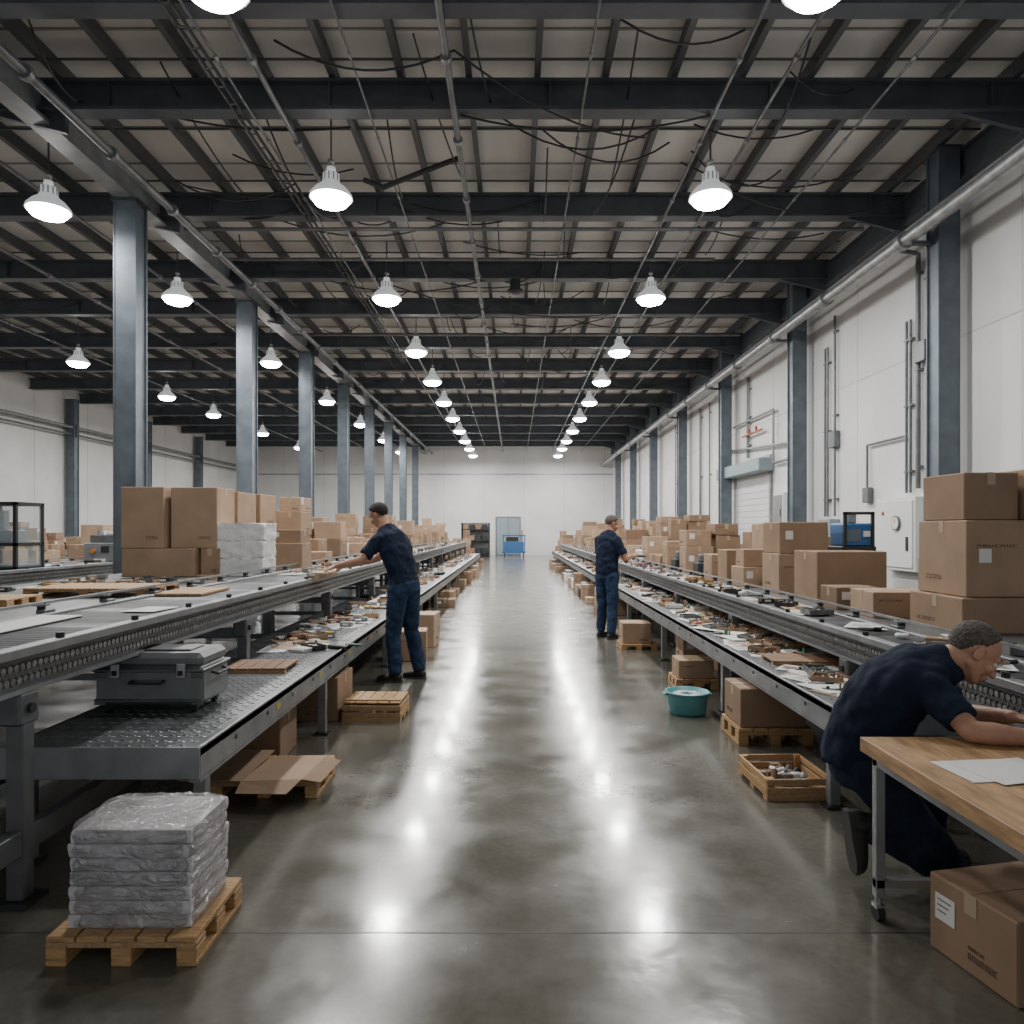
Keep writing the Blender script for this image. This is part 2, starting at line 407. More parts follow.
# ------------------------------------------------------------------ high bay lamps
lampmesh=MB(); lampmesh.M=Matrix.Diagonal((.98,.98,.84,1))
lampmesh.rev((0,0,0),[(.0,.46),(.055,.46),(.06,.40),(.045,.39),(.05,.37),(.105,.36),(.11,.25),(.13,.20),(.20,.14),(.265,.05),(.275,.0),(.255,.0),(.24,.04),(.18,.11),(.1,.15),(0,.16)],'lamp_shade',28)
for i in range(12):
    a=i*math.pi/6; lampmesh.cyl((.11*math.cos(a),.11*math.sin(a),.22),(.11*math.cos(a),.11*math.sin(a),.35),.008,'galv',n=6)
lampmesh.rev((0,0,0),[(.25,.03),(.24,-.03),(.20,-.085),(.12,-.12),(.0,-.13)],'lens',28)
lampmesh.cyl((0,0,.45),(0,0,.55),.012,'galv',n=8); lampmesh.rev((0,0,.53),[(.0,.05),(.04,.04),(.04,0),(0,0)],'galv',12)
proto=None
def lamp(x,y,z=5.67,P=135):
    global proto
    if proto is None: proto=lampmesh.obj('high_bay_lamp'); o=proto
    else: o=bpy.data.objects.new('high_bay_lamp',proto.data); scene.collection.objects.link(o)
    o.location=(x,y,z)
    c=MB(); c.cyl((0,0,.45),(0,0,6.72-z),.012,'frame_grey',n=6); r=c.obj('stem'); r.parent=o
    l=bpy.data.lights.new('bulb','AREA'); l.shape='DISK'; l.size=.36; l.energy=P; l.color=(1.,.985,.96)
    lo=bpy.data.objects.new('bulb',l); scene.collection.objects.link(lo); lo.parent=o; lo.location=(0,0,-.115)
ys=[5.52,9.05,13.0,16.9,20.3,23.6,27.,30.4,33.8,37.0,40.4]
for y in ys: lamp(-2.30,y,P=150 if y>6 else 50); lamp(2.47 if y>6 else 2.33,y,P=150 if y>6 else 50)
for y in [9.4,13.0,18.0,23.4,28.5,33.5,38.5]: lamp(-6.08,y,P=130)
for y in [12.5,18.,22.6,26.1,31.2,36.5]: lamp(-10.9,y,P=130)

# ------------------------------------------------------------------ conveyors
def conveyor(name,x0,x1,y0,y1,z,detail_side,st0=.35):
    b=MB(); 
    b.box(x0+.06,x1-.06,y0+.06,y1-.06,z-.07,z-.03,'belt')
    y=y0+.07
    while y<y1-.05:                                    # carrying rollers
        b.cyl((x0+.055,y,z-.026),(x1-.055,y,z-.026),.024,'belt' if int(y*7)%5 else 'frame_grey',n=8 if y<14 else 6,caps=False)
        y+=.055 if y<14 else .11
    for x in(x0,x1):
        s=1 if x==x1 else -1
        xi=x-s*.06
        a,c=min(x,xi),max(x,xi)
        b.box(a,c,y0,y1,z-.03,z+.012,'frame_light',.004)
        b.box(min(x-s*.03,x-s*.045),max(x-s*.03,x-s*.045),y0,y1,z-.15,z-.03,'frame_grey')
        b.box(a,c,y0,y1,z-.17,z-.15,'frame_light')
    xs=x1 if detail_side>0 else x0; s=detail_side
    y=y0+.03; p=.036
    while y<min(y1,20):
        far=y>11
        X0=xs-s*.028; X1=xs-s*.006
        b.cyl((X0,y,z-.065),(X1,y,z-.065),.015,'chain',n=6 if far else 8,smooth=False)
        b.cyl((X0,y+p/2,z-.115),(X1,y+p/2,z-.115),.015,'chain',n=6 if far else 8,smooth=False)
        xa=xs-s*.012
        for (ya,za,yb,zb) in((y,z-.065,y+p/2,z-.115),(y+p/2,z-.115,y+p,z-.065)):
            b.add([(xa,ya,za-.006),(xa,ya,za+.006),(xa,yb,zb+.006),(xa,yb,zb-.006)],[(0,1,2,3)],'frame_light')
        y+=p
    y=y0+st0
    while y<y1:
        for x in(x0+.04,x1-.04):
            b.box(x-.035,x+.035,y-.035,y+.035,.02,z-.16,'frame_grey',.004); b.box(x-.07,x+.07,y-.07,y+.07,0,.02,'dark')
        b.box(x0+.04,x1-.04,y-.02,y+.02,z-.3,z-.24,'frame_grey'); b.box(x0+.04,x1-.04,y-.02,y+.02,.2,.26,'frame_grey')
        if y<25: b.box(min(xs-s*.10,xs),max(xs-s*.10,xs),y-.06,y+.06,z-.30,z-.17,'frame_grey',.01); b.cyl((xs,y,z-.235),(xs+s*.015,y,z-.235),.02,'dark',n=10)
        y+=2.4
    for x in(x0+.04,x1-.04): b.box(x-.03,x+.03,y0,y1,.2,.3,'frame_grey',.004)
    y=y0+.6
    while y<min(y1,22):
        b.cyl((x0+.05,y,z-.14),(x1-.05,y,z-.14),.03,'galv',n=10)
        xo=x0 if s>0 else x1
        b.cyl((xo,y,z+.01),(xo,y,z+.07),.022,'dark',n=10); b.cyl((xo,y,z+.05),(xo,y,z+.06),.045,'chain',n=10)
        b.box(min(xo,xo+s*.05),max(xo,xo+s*.05),y-.05,y+.05,z+.012,z+.03,'frame_grey',.003)
        b.cyl((xs-s*.03,y+.3,z+.01),(xs-s*.03,y+.3,z+.035),.018,'dark',n=8)
        y+=.62
    b.box(min(x0,x1)+.0,min(x0,x1)+.02,y0,y1,z+.06,z+.075,'frame_light') if s>0 else b.box(x1-.02,x1,y0,y1,z+.06,z+.075,'frame_light')
    return b.obj(name)
LZ=1.02; RZ=.85
conveyor('roller_conveyor',-2.68,-1.95,1.0,30,LZ,1,1.9)
conveyor('roller_conveyor',2.1,2.52,1.6,33,RZ,-1,.6)
conveyor('roller_conveyor',-6.9,-6.1,3.2,32,1.0,1)
def shelf(name,x0,x1,y0,y1,z,edge,legs):
    b=MB()
    b.box(x0,x1,y0,y1,z-.03,z,'tread')
    y=y0+.05
    k=0
    while y<min(y1,9.5):
        x=x0+.04+(.03 if k%2 else 0)
        while x<x1-.07:
            sg=1 if k%2 else -1
            b.add([(x,y,z),(x+.034,y+.014*sg,z),(x+.036,y+.008+.014*sg,z),(x+.002,y+.008,z),(x+.018,y+.004+.007*sg,z+.004)],[(0,1,4),(1,2,4),(2,3,4),(3,0,4)],'tread_rib')
            x+=.06
        y+=.04; k+=1
    xe=x1 if edge>0 else x0
    a,c=(xe-.012,xe+.0) if edge>0 else (xe,xe+.012)
    b.box(a,c,y0,y1,z-.13,z+.012,'frame_light',.003); 
    a2,c2=(xe-.05,xe) if edge>0 else (xe,xe+.05)
    b.box(a2,c2,y0,y1,z-.145,z-.13,'frame_light')
    b.box(x0,x1,y0-.012,y0,z-.13,z+.01,'frame_light',.003)
    xi=x0 if edge>0 else x1
    for y in legs:
        for x in((xe-edge*.05),xi+edge*.05):
            b.box(x-.028,x+.028,y-.028,y+.028,.015,z-.03,'frame_light',.003); b.box(x-.05,x+.05,y-.05,y+.05,0,.015,'dark')
        b.box(min(xe,xi)+.05,max(xe,xi)-.05,y-.02,y+.02,z-.16,z-.1,'frame_grey')
    y=y0+.4
    while y<min(y1,20):
        b.cyl((xe-.002*edge,y,z-.06),(xe+.004*edge,y,z-.06),.012,'dark',n=8)
        if int(y*10)%3==0: b.box(min(xe,xe+.003*edge),max(xe,xe+.003*edge),y+.15,y+.22,z-.08,z-.05,'yellow')
        y+=.45
    return b.obj(name)
SL=.55; SR=.56
shelf('steel_work_shelf',-2.24,-1.36,3.12,29,SL,1,[3.25,5.3,7.9,10.4,13,15.6,18.2,20.8,23.4,26,28.6])
shelf('steel_work_shelf',1.68,2.62,3.75,32,SR,-1,[3.9,5.9,8.3,10.8,13.3,15.8,18.3,20.8,23.3,26,28.6,31])
def table(name,x0,x1,y0,y1,z,step=2.3,m='frame_grey'):
    b=MB(); b.box(x0,x1,y0,y1,z-.04,z,m,.005)
    y=y0+.3
    while y<y1:
        for x in(x0+.06,x1-.06): b.box(x-.03,x+.03,y-.03,y+.03,0,z-.04,'frame_grey')
        b.box(x0+.06,x1-.06,y-.02,y+.02,.25,.3,'frame_grey'); y+=step
    for x in (x0+.02,x1-.02): b.box(x-.02,x+.02,y0,y1,z-.12,z-.04,'frame_light')
    return b.obj(name)
TL=1.0; TR=.83
table('packing_table',-4.55,-2.74,3.4,30,TL)
table('packing_table',2.56,4.1,2.6,32,TR)
table('packing_table',-9.3,-7.6,6,34,.95)
table('packing_table',-13.8,-12.2,12,36,.95)

# ------------------------------------------------------------------ cardboard boxes
def glyphs(b,x,z,w,h,y,n=6,face='y'):
    gw=w/n
    for i in range(n):
        gx=x+i*gw; k=R.randint(0,3)
        def q(a0,a1,z0,z1):
            if face=='y': b.box(a0,a1,y-.0012,y,z0,z1,'ink')
            else: b.box(y-.0012,y,a0,a1,z0,z1,'ink')
        q(gx,gx+gw*.18,z,z+h)
        if k!=1: q(gx+gw*.18,gx+gw*.7,z+h*.82,z+h)
        if k!=2: q(gx+gw*.18,gx+gw*.7,z,z+h*.18)
        if k!=0: q(gx+gw*.52,gx+gw*.7,z,z+h)
        if k==3: q(gx+gw*.18,gx+gw*.6,z+h*.42,z+h*.58)
def cardbox(b,w,d,h,tone=None,marks=True,lab=False,side=-1):
    t=tone or R.choice(['card1','card2','card3','card4','card1'])
    b.box(0,w,0,d,0,h,t,.006)
    if w>=d:
        b.box(.004,w-.004,d/2-.0018,d/2+.0018,h-.001,h+.0008,'card_in'); b.box(-.0015,w+.0015,d/2-.026,d/2+.026,h,h+.0015,'tape')
        for x in(-.0015,w): b.box(x,x+.0015,d/2-.026,d/2+.026,h-.08,h,'tape')
    else:
        b.box(w/2-.0018,w/2+.0018,.004,d-.004,h-.001,h+.0008,'card_in'); b.box(w/2-.026,w/2+.026,-.0015,d+.0015,h,h+.0015,'tape')
        b.box(w/2-.026,w/2+.026,-.0015,0,h-.08,h,'tape')
    if marks:
        hh=min(.03,h*.10)
        if R.random()<.6: glyphs(b,w*.6,h*.15,w*.28,hh,0,R.randint(4,7))
        if R.random()<.4: glyphs(b,w*.1,h*.65,w*.4,hh*.6,0,R.randint(6,11))
        if lab or R.random()<.2: b.box(w*.12,w*.12+min(.08,w*.3),-.002,0,h*.45,h*.45+min(.09,h*.35),'label')
        if side<0 and R.random()<.6: glyphs(b,d*.5,h*.2,d*.35,hh,0,5,'x')
        if side>0 and R.random()<.7:
            M0=b.M.copy(); b.M=b.M@Matrix.Translation((w+.0012,0,0)); glyphs(b,d*.45,h*.2,d*.38,hh,0,5,'x')
            if R.random()<.3: b.box(-.001,.001,d*.1,d*.1+.08,h*.5,h*.5+.1,'label')
            b.M=M0
def cb(x,y,z,w,d,h,rot=0,tone=None,lab=False,side=-1,name='cardboard_box'):
    b=MB(); b.M=place(x,y,z,rot); cardbox(b,w,d,h,tone,True,lab,side); return b.obj(name)
# right near stack
cb(2.88,4.62,TR,.95,.62,.23,0,'card2')
cb(2.93,4.66,TR+.233,.68,.55,.50,0,'card1',True)
cb(2.94,4.70,TR+.736,.36,.46,.31,1,'card2'); cb(3.32,4.64,TR+.736,.31,.5,.33,-1,'card1')
# right table boxes
cb(2.72,5.45,TR,.46,.42,.20,-3,'card3'); cb(2.70,6.02,TR,.36,.3,.19,2)
cb(2.80,6.65,TR,.66,.5,.47,2,'card2'); cb(3.62,6.0,TR,.42,.45,.42,0,'card1',)
cb(2.76,7.5,TR,.60,.5,.42,0,'card1'); cb(2.78,7.53,TR+.423,.52,.44,.33,3,'card2')
cb(2.66,8.35,TR,.32,.35,.24,6,'card3'); cb(2.68,8.4,TR+.243,.3,.3,.2,0,'card1'); cb(2.66,9.0,TR,.3,.4,.42,0,'card2'); cb(2.66,9.7,TR,.4,.4,.34,0)
cb(3.2,8.3,TR,.6,.5,.6,0,'card3'); cb(3.2,9.2,TR,.6,.5,.75,0,'card1')
def box_row(x0,x1,y0,y1,z,hmax,seed,side,dens=.85,name='cardboard_box_row'):
    rr=random.Random(seed); b=MB(); y=y0
    while y<y1:
        d=rr.uniform(.35,.6); x=x0
        hm=hmax*rr.choice([.45,.7,1.,1.])
        while x<x1-.3:
            w=rr.uniform(.32,.62); w=min(w,x1-x)
            if rr.random()<dens:
                zz=z; top=z+rr.uniform(.35,1.)*hm
                t0=rr.random()
                if t0<.06:
                    b.M=place(x+.02,y,zz); b.box(0,w*.8,0,d*.8,0,.25,'white_enamel',.02); b.box(w*.1,w*.7,d*.1,d*.7,.25,.33,'frame_light',.01)
                elif t0<.14:
                    b.M=place(x+.02,y,zz); b.box(0,w*.8,0,d*.8,0,.2,'dark',.02); b.box(.05,w*.6,.05,d*.6,.2,.32,'frame_grey',.02)
                else:
                  while zz<top-.12:
                    h=min(rr.uniform(.18,.45),top-zz)
                    b.M=place(x+rr.uniform(0,.03),y+rr.uniform(0,.05),zz,rr.uniform(-4,4)); cardbox(b,w*rr.uniform(.8,.98),d*.93,h,None,y<22,False,side)
                    zz+=h+.003
            x+=w+.02
        y+=d+rr.uniform(.03,.3)
    return b.obj(name)
box_row(2.64,4.0,10.4,31.5,TR,1.05,3,-1,.9)
cb(-4.2,7.7,TL,.78,.42,.30,0,'card1',side=1); cb(-4.22,7.72,TL+.303,.46,.4,.66,0,'card1',side=1); cb(-3.39,7.78,TL,.2,.3,.3,0,'card2',side=1)
cb(-3.72,7.8,TL+.303,.5,.5,.66,0,'card1',side=1)
cb(-4.2,8.5,TL,.95,.62,.45,0,'card2',side=1); cb(-4.2,8.5,TL+.453,.45,.6,.5,0,'card3',side=1); cb(-3.72,8.5,TL+.453,.46,.6,.5,0,'card1',side=1)
cb(-4.2,9.25,TL,.95,.6,.5,0,'card1',side=1); cb(-4.2,9.25,TL+.503,.45,.6,.42,0,'card3',side=1); cb(-3.72,9.25,TL+.503,.46,.6,.46,0,'card1',side=1)
cb(-3.12,8.9,TL,.5,.4,.34,0,'card1',side=1); cb(-3.05,8.95,TL+.343,.4,.34,.16,0,'card2',side=1)
cb(-3.15,9.6,TL,.35,.4,.3,4,'card2',side=1)
box_row(-4.45,-2.8,10.1,29.5,TL,1.0,5,1,.85)
box_row(-9.2,-7.7,9,33,.95,.8,11,1,.6)
box_row(-13.7,-12.3,15,35,.95,.8,12,1,.6)
box_row(-12.,-7.6,34.5,38,0,1.6,14,1,.6)
box_row(4.3,5.3,20,38,0,1.9,15,-1,.4)
box_row(-3.6,-2.2,31,38,0,1.6,16,1,.7)
box_row(2.3,3.9,34,40,0,1.5,17,-1,.7)
cb(-9.0,7.2,.95,.5,.4,.4,5,side=1); cb(-8.3,7.6,.95,.5,.4,.25,-5,side=1)
b=MB()
for k in range(3):
    b.M=Matrix.Translation((-2.99+R.uniform(-.008,.008),8.02,TL+.098+k*.19))
    def f(p):
        q=V((max(-.27,min(.27,p.x*1.7)),max(-.21,min(.21,p.y*1.7)),max(-.096,min(.096,p.z*1.9)))); return q+q.normalized()*noise.noise(q*14+V((k*5,0,0)))*.012
    b.sph((0,0,0),(.25,.2,.1),'bag_white',40,26,fn=f)
b.obj('wrapped_white_bundle')

# ------------------------------------------------------------------ pallets, crates
def pallet(x,y,w,d,h,rot=0,name='wooden_pallet',z=0,ns=5):
    b=MB(); b.M=place(x,y,z,rot); t=h*.2
    for i in range(3):
        xx=i*(w-.07)/2; b.box(xx,xx+.07,0,d,0,t,'wood',.003)
        for j in range(3):
            yy=j*(d-.08)/2; b.box(xx,xx+.07,yy,yy+.08,t,h-2*t,'wood',.003)
    for j in range(3):
        yy=j*(d-.08)/2; b.box(0,w,yy,yy+.08,h-2*t,h-t,'wood_x',.003)
    sw=w/ns
    for i in range(ns): b.box(i*sw+.004,(i+1)*sw-.004,-.004,d+.004,h-t,h,'wood',.003)
    return b.obj(name)
def crate(x,y,w,d,h,rot=0,fill=True,name='wooden_crate'):
    b=MB(); b.M=place(x,y,0,rot)
    b.box(0,w,0,d,.02,.035,'wood')
    for j in (0,(d-.06)/2,d-.06): b.box(0,w,j,j+.06,0,.02,'wood_x')
    n=2; sh=(h-.035)/n
    for i in range(n):
        z0=.035+i*sh; z1=z0+sh-.012
        b.box(0,w,0,.015,z0,z1,'wood_x',.003); b.box(0,w,d-.015,d,z0,z1,'wood_x',.003)
        b.box(0,.015,.015,d-.015,z0,z1,'wood',.003); b.box(w-.015,w,.015,d-.015,z0,z1,'wood',.003)
    for xx in(.015,w-.045):
        for yy in(.015,d-.045): b.box(xx,xx+.03,yy,yy+.03,.035,h-.01,'wood')
    if fill:
        for i in range(26):
            px,py=R.uniform(.06,w-.12),R.uniform(.06,d-.12); m=R.choice(['frame_light','chain','paper','dark','card_in'])
            if R.random()<.5: b.cyl((px,py,.04+R.random()*.05),(px+R.uniform(-.05,.05),py+R.uniform(-.05,.05),.09+R.random()*.03),.018,m,n=8)
            else: b.box(px,px+.06,py,py+.04,.035,.06+R.random()*.05,m,.004)
    return b.obj(name)
pallet(-1.61,2.47,.52,.42,.105)
crate(1.40,3.98,.38,.46,.13,2)
pallet(-1.70,4.02,.60,.42,.11)
crate(-1.345,5.62,.46,.40,.14,-2,False)
b=MB(); b.M=place(-1.335,5.63,.14,-2); 
for i in range(5): b.box(i*.09,i*.09+.082,.0,.385,0,.014,'wood',.003)
b.box(0,.44,.04,.1,.014,.024,'wood_x'); b.obj('crate_lid')
b=MB(); b.M=place(-1.86,3.98,.112,-4)@Matrix.Rotation(math.radians(4),4,'X')
b.box(0,.36,0,.46,0,.008,'card1'); 
b.M=place(-1.5,3.955,.114,-4)@Matrix.Rotation(math.radians(-3),4,'Y')
b.box(0,.34,0,.42,0,.007,'card3')
b.add([(0,0,.007),(.34,0,.007),(.30,-.12,-.03),(.02,-.12,-.02)],[(0,1,2,3)],'card1')
b.add([(.34,0,.007),(.34,.42,.007),(.44,.38,-.015),(.43,.05,-.03)],[(0,1,2,3)],'card2')
b.obj('flattened_cardboard_box')
cb(-2.0,5.66,0,.62,.45,.34,-2,'card2',side=1)
cb(-2.0,4.6,0,.5,.4,.3,2,'card4',side=1)
cb(-1.42,8.2,0,.42,.35,.34,5,'card1',side=1)
cb(-1.40,9.2,0,.38,.35,.42,-5,'card3',side=1); cb(-1.5,10.3,0,.4,.4,.3,0,'card1',side=1)
cb(-2.1,7.0,0,.4,.4,.3,0,'card2',side=1)
box_row(-2.1,-1.15,11.5,28,0,.45,21,1,.45,'floor_box_row')
pallet(1.56,5.0,.52,.42,.12)
cb(1.58,5.02,.122,.46,.38,.27,0,'card2')
pallet(1.52,6.75,.4,.35,.1); cb(1.55,6.77,.102,.33,.3,.17,0,'card1')
pallet(1.34,9.0,.45,.4,.07); cb(1.36,9.02,.072,.36,.34,.26,0,'card1')
cb(2.12,4.5,0,.45,.4,.34,0,'card2'); cb(2.15,7.6,0,.4,.4,.3,0,'card1'); cb(1.9,8.1,0,.4,.35,.36,0,'card3')
box_row(1.45,2.2,10.9,30,0,.5,22,-1,.5,'floor_box_row')
# corner box under bench
b=MB(); b.M=Matrix.Translation((1.50,2.60,0))@Matrix.Rotation(math.radians(-78),4,'Z')
b.box(0,.36,0,.42,0,.27,'card2',.006)
b.box(.178,.182,.002,.418,.2695,.2708,'card_in'); b.box(.155,.205,-.0015,0,.2,.27,'tape')
b.box(.03,.115,-.002,0,.12,.21,'label')
for i in range(3): b.box(.04,.10-.01*i,-.0026,-.002,.19-i*.02,.194-i*.02,'ink')
glyphs(b,.17,.05,.12,.022,0,7); glyphs(b,.17,.085,.07,.011,0,6)
b.obj('cardboard_box')
# wrapped stack on pallet
b=MB(); z=.106
for k in range(7):
    h=.049
    ox,oy=R.uniform(-.006,.006),R.uniform(-.005,.005)
    b.M=place(-1.345+ox,2.68+oy,z+h/2,R.uniform(-1.5,1.5))
    def f(p,k=k):
        e=(abs(p.z)/.024); sh=1-.05*e**3
        q=V((max(-.212,min(.212,p.x*1.9)),max(-.162,min(.162,p.y*1.9)),max(-.0235,min(.0235,p.z*1.7))))
        q=V((q.x*sh,q.y*sh,q.z))
        n=noise.noise(V((q.x*22,q.y*22,q.z*30+k*9))); return q+V((q.x,q.y,0)).normalized()*n*.006+V((0,0,n*.002))
    b.sph((0,0,0),(.22,.165,.024),'pack',56,20,fn=f)
    z+=h
b.M=place(-1.345,2.68,.106)
def cornered(a,hx,hy,n_=6):
    c,s=math.cos(a),math.sin(a); k=(abs(c/hx)**n_+abs(s/hy)**n_)**(-1/n_); return c*k,s*k
vs=[];fs=[];na=120;nz=42;H=.349
for j in range(nz+1):
    zz=.001+H*j/nz
    for i in range(na):
        a=2*math.pi*i/na; x,y=cornered(a,.229,.179)
        pin=.5+.5*math.cos(zz/.049*2*math.pi)
        dd=-.008*pin+.005*noise.noise(V((x*18,y*18,zz*40)))+.006*abs(noise.noise(V((x*50,y*50,zz*12+3))))
        l=V((x,y,0)).normalized(); vs.append((x+l.x*dd,y+l.y*dd,zz))
for j in range(nz):
    for i in range(na):
        q=(i+1)%na; fs.append((j*na+i,j*na+q,(j+1)*na+q,(j+1)*na+i))
base=nz*na; prev=base
for sc_ in(.95,.82,.68,.52,.36,.18):
    st=len(vs)
    for i in range(na):
        x,y,zz=vs[base+i]; x*=sc_; y*=sc_
        vs.append((x,y,H+.004+.012*abs(noise.noise(V((x*26,y*26,1))))))
    for i in range(na):
        q=(i+1)%na; fs.append((prev+i,prev+q,st+q,st+i))
    prev=st
fs.append(list(range(prev,prev+na)))
b.add(vs,fs,'film',True)
b.obj('shrink_wrapped_stack')
# ------------------------------------------------------------------ tool case
tc=MB(); tc.M=place(-2.17,3.72,SL)
for x in(.06,.5):
    for y in(.05,.29):
        tc.cyl((x-.012,y,.022),(x+.012,y,.022),.022,'rubber',n=14); tc.box(x-.02,x+.02,y-.018,y+.018,.022,.05,'dark')
tc.box(0,.56,0,.34,.045,.24,'tool_grey',.02); tc.box(-.01,.57,-.01,.35,.215,.232,'frame_grey',.005)
tc.box(.005,.555,.005,.335,.232,.31,'tool_grey',.025)
tc.box(.02,.54,-.012,0,.06,.075,'frame_grey',.004)
for x in(.09,.43): tc.box(x,x+.045,-.018,.0,.185,.26,'galv',.004); tc.box(x+.01,x+.035,-.024,-.015,.2,.225,'dark',.002)
tc.path([(.2,-.005,.17),(.2,-.035,.165),(.36,-.035,.165),(.36,-.005,.17)],.008,'dark')
tc.path([(.565,.1,.2),(.60,.1,.19),(.60,.24,.19),(.565,.24,.2)],.008,'dark')
for x in (.03,.53): 
    for zz in(.06,.2): tc.box(x-.03,x+.03,-.004,.01,zz-.015,zz+.015,'frame_grey',.003)
tc.box(.1,.46,.08,.26,.31,.32,'frame_grey',.004)
tc.obj('tool_case')
# ------------------------------------------------------------------ planks / pallets on left deck
pallet(-3.62,5.3,.9,.55,.07,0,z=TL,ns=7)
pallet(-3.7,4.5,.5,.4,.06,5,z=TL)
b=MB(); b.M=place(-2.60,5.2,LZ,3); 
for i in range(4): b.box(.0+i*.085,.078+i*.085,0,.6,0,.02,'wood',.003)
b.obj('wood_plank_stack')
b=MB(); b.M=place(-1.92,4.75,SL,3)
for j in(0,.3): b.box(0,.4,j,j+.05,0,.02,'wood_x')
for i in range(5): b.box(i*.082,i*.082+.075,0,.35,.02,.034,'wood_dark',.002)
b.obj('wood_board')
b=MB(); b.M=place(1.80,5.0,SR,-4)
for j in(0,.25): b.box(0,.5,j,j+.05,0,.018,'wood_x')
for i in range(4): b.box(0,.5,i*.08,i*.08+.074,.018,.03,'wood_dark',.002)
b.obj('wood_board')
# ------------------------------------------------------------------ clutter
def clutter(name,x0,x1,y0,y1,z,n,seed,papers=.3,cols=('frame_light','chain','dark','card1','card2','card4','paper','wood','wood_dark','card_in','dark','frame_grey'),accent=('blue','orange','yellow','red','green','teal'),avoid=()):
    rr=random.Random(seed); b=MB()
    for i in range(n):
        x=rr.uniform(x0+.12,x1-.12); y=y0+(y1-y0)*rr.random(); 
        if any(a<x<c and e<y<g for a,c,e,g in avoid): continue
        zz=z+.0005*(i%9)+.0006
        b.M=place(x,y,zz,rr.uniform(-40,40)); t=rr.random()
        m=rr.choice(cols) if rr.random()<.93 else rr.choice(accent)
        if t<papers:
            w,h=rr.choice([(.10,.14),(.075,.1),(.105,.148)])
            pm=rr.choice(['paper','paper','label','card3'])
            b.add([(-w,-h,0),(w,-h,.002),(w,h,0),(-w,h,.004),(0,0,.002)],[(0,1,4),(1,2,4),(2,3,4),(3,0,4)],pm)
            if pm!='card3':
                for k in range(4): b.box(-w*.7,w*rr.uniform(.2,.7),-h*.6+k*h*.3,-h*.6+k*h*.3+.006,.0035,.0042,'frame_grey')
        elif t<papers+.12:
            w=rr.uniform(.06,.1); d=rr.uniform(.05,.08); b.box(-w,w,-d,d,0,.006,m); b.box(-w,w,-d,-d+.006,0,.04,m); b.box(-w,w,d-.006,d,0,.04,m); b.box(-w,-w+.006,-d,d,0,.04,m); b.box(w-.006,w,-d,d,0,.04,m)
            for k in range(4): b.cyl((rr.uniform(-w,w)*.7,rr.uniform(-d,d)*.6,.006),(rr.uniform(-w,w)*.7,rr.uniform(-d,d)*.6,.03),.01,'chain',n=6)
        elif t<papers+.22:
            b.cyl((-.06,0,.009),(.04,0,.009),.007,m,n=8); b.cyl((.04,0,.011),(.085,0,.011),.011,rr.choice(accent+('dark',)*6),n=8)
        elif t<papers+.36:
            b.rev((0,0,0),[(.02,0),(.036,0),(.04,.01),(.036,.02),(.02,.02),(.02,0)],m,12)
        elif t<papers+.5:
            b.box(-.05,.05,-.02,.02,0,.008,m); b.box(.042,.05,-.02,.02,.008,.05,m); b.cyl((-.02,0,.008),(-.02,0,.022),.01,'dark',n=6)
        else:
            w,d,h=rr.uniform(.025,.09),rr.uniform(.02,.06),rr.uniform(.012,.055); b.box(-w,w,-d,d,0,h,m,.004); b.box(-w*.5,w*.5,-d-.001,-d,h*.3,h*.7,'label'); b.box(-w*.15,w*.15,-d,d,h,h+.001,'tape')
    return b.obj(name)
clutter('scattered_parts_and_papers',1.72,2.4,3.9,8,SR,270,31,.5,avoid=((1.7,2.4,4.9,5.4),))
clutter('scattered_parts_and_papers',1.72,2.4,8,30,SR,560,32,.4)
clutter('scattered_parts_and_papers',-2.15,-1.42,5.7,8,SL,70,33,.35)
clutter('scattered_parts_and_papers',-2.15,-1.42,8,28,SL,320,34,.3)
clutter('scattered_small_parts',-4.4,-2.8,3.6,7.5,TL,110,35,.25,avoid=((-3.8,-2.6,4.3,6.0),))
clutter('scattered_small_parts',-2.6,-2.0,7.6,28,LZ,200,36,.25)
clutter('scattered_small_parts',2.12,2.50,3.4,30,RZ,240,37,.3)
clutter('scattered_small_parts',2.52,2.95,3.4,10,TR,40,38,.3,avoid=((2.5,3.5,4.5,9.9),))
clutter('scattered_small_parts',-9.2,-7.7,6.2,9,.95,40,39,.2)
clutter('scattered_small_parts',-6.85,-6.15,5,20,1.0,90,41,.2)
b=MB(); b.M=place(-2.58,2.9,LZ+.002,2); b.box(0,.22,0,1.1,0,.006,'paper',.001); b.M=place(-2.3,4.2,LZ+.002,-5); b.box(0,.2,0,.28,0,.003,'paper'); b.obj('paper_sheet')
b=MB(); b.M=place(-1.75,5.6,SL,-25); b.box(0,.14,0,.3,0,.025,'paper',.004); b.box(.01,.15,.02,.32,.025,.03,'paper'); b.box(.18,.34,.45,.48,0,.016,'green',.004); b.box(.17,.33,.25,.3,0,.03,'dark',.006); b.obj('paper_stack')
b=MB()
for i in range(6): b.M=place(1.84+.12*(i%2),5.5+.27*i,SR+.007+.002*i,-18+14*i); b.box(0,.22,0,.3,0,.003,'paper')
for i in range(3): b.M=place(1.80+.14*i,4.1+.2*i,SR+.006+.001*i,20-14*i); b.box(0,.21,0,.28,0,.003,'paper')
b.obj('paper_sheet')
b=MB(); b.M=place(2.2,3.9,SR,0); b.box(0,.2,0,.4,0,.05,'dark',.01); b.M=place(1.78,6.9,SR,20); b.box(0,.18,0,.04,0,.03,'yellow',.01); b.box(.03,.10,.1,.18,0,.04,'red',.01); b.obj('hand_tool_set')
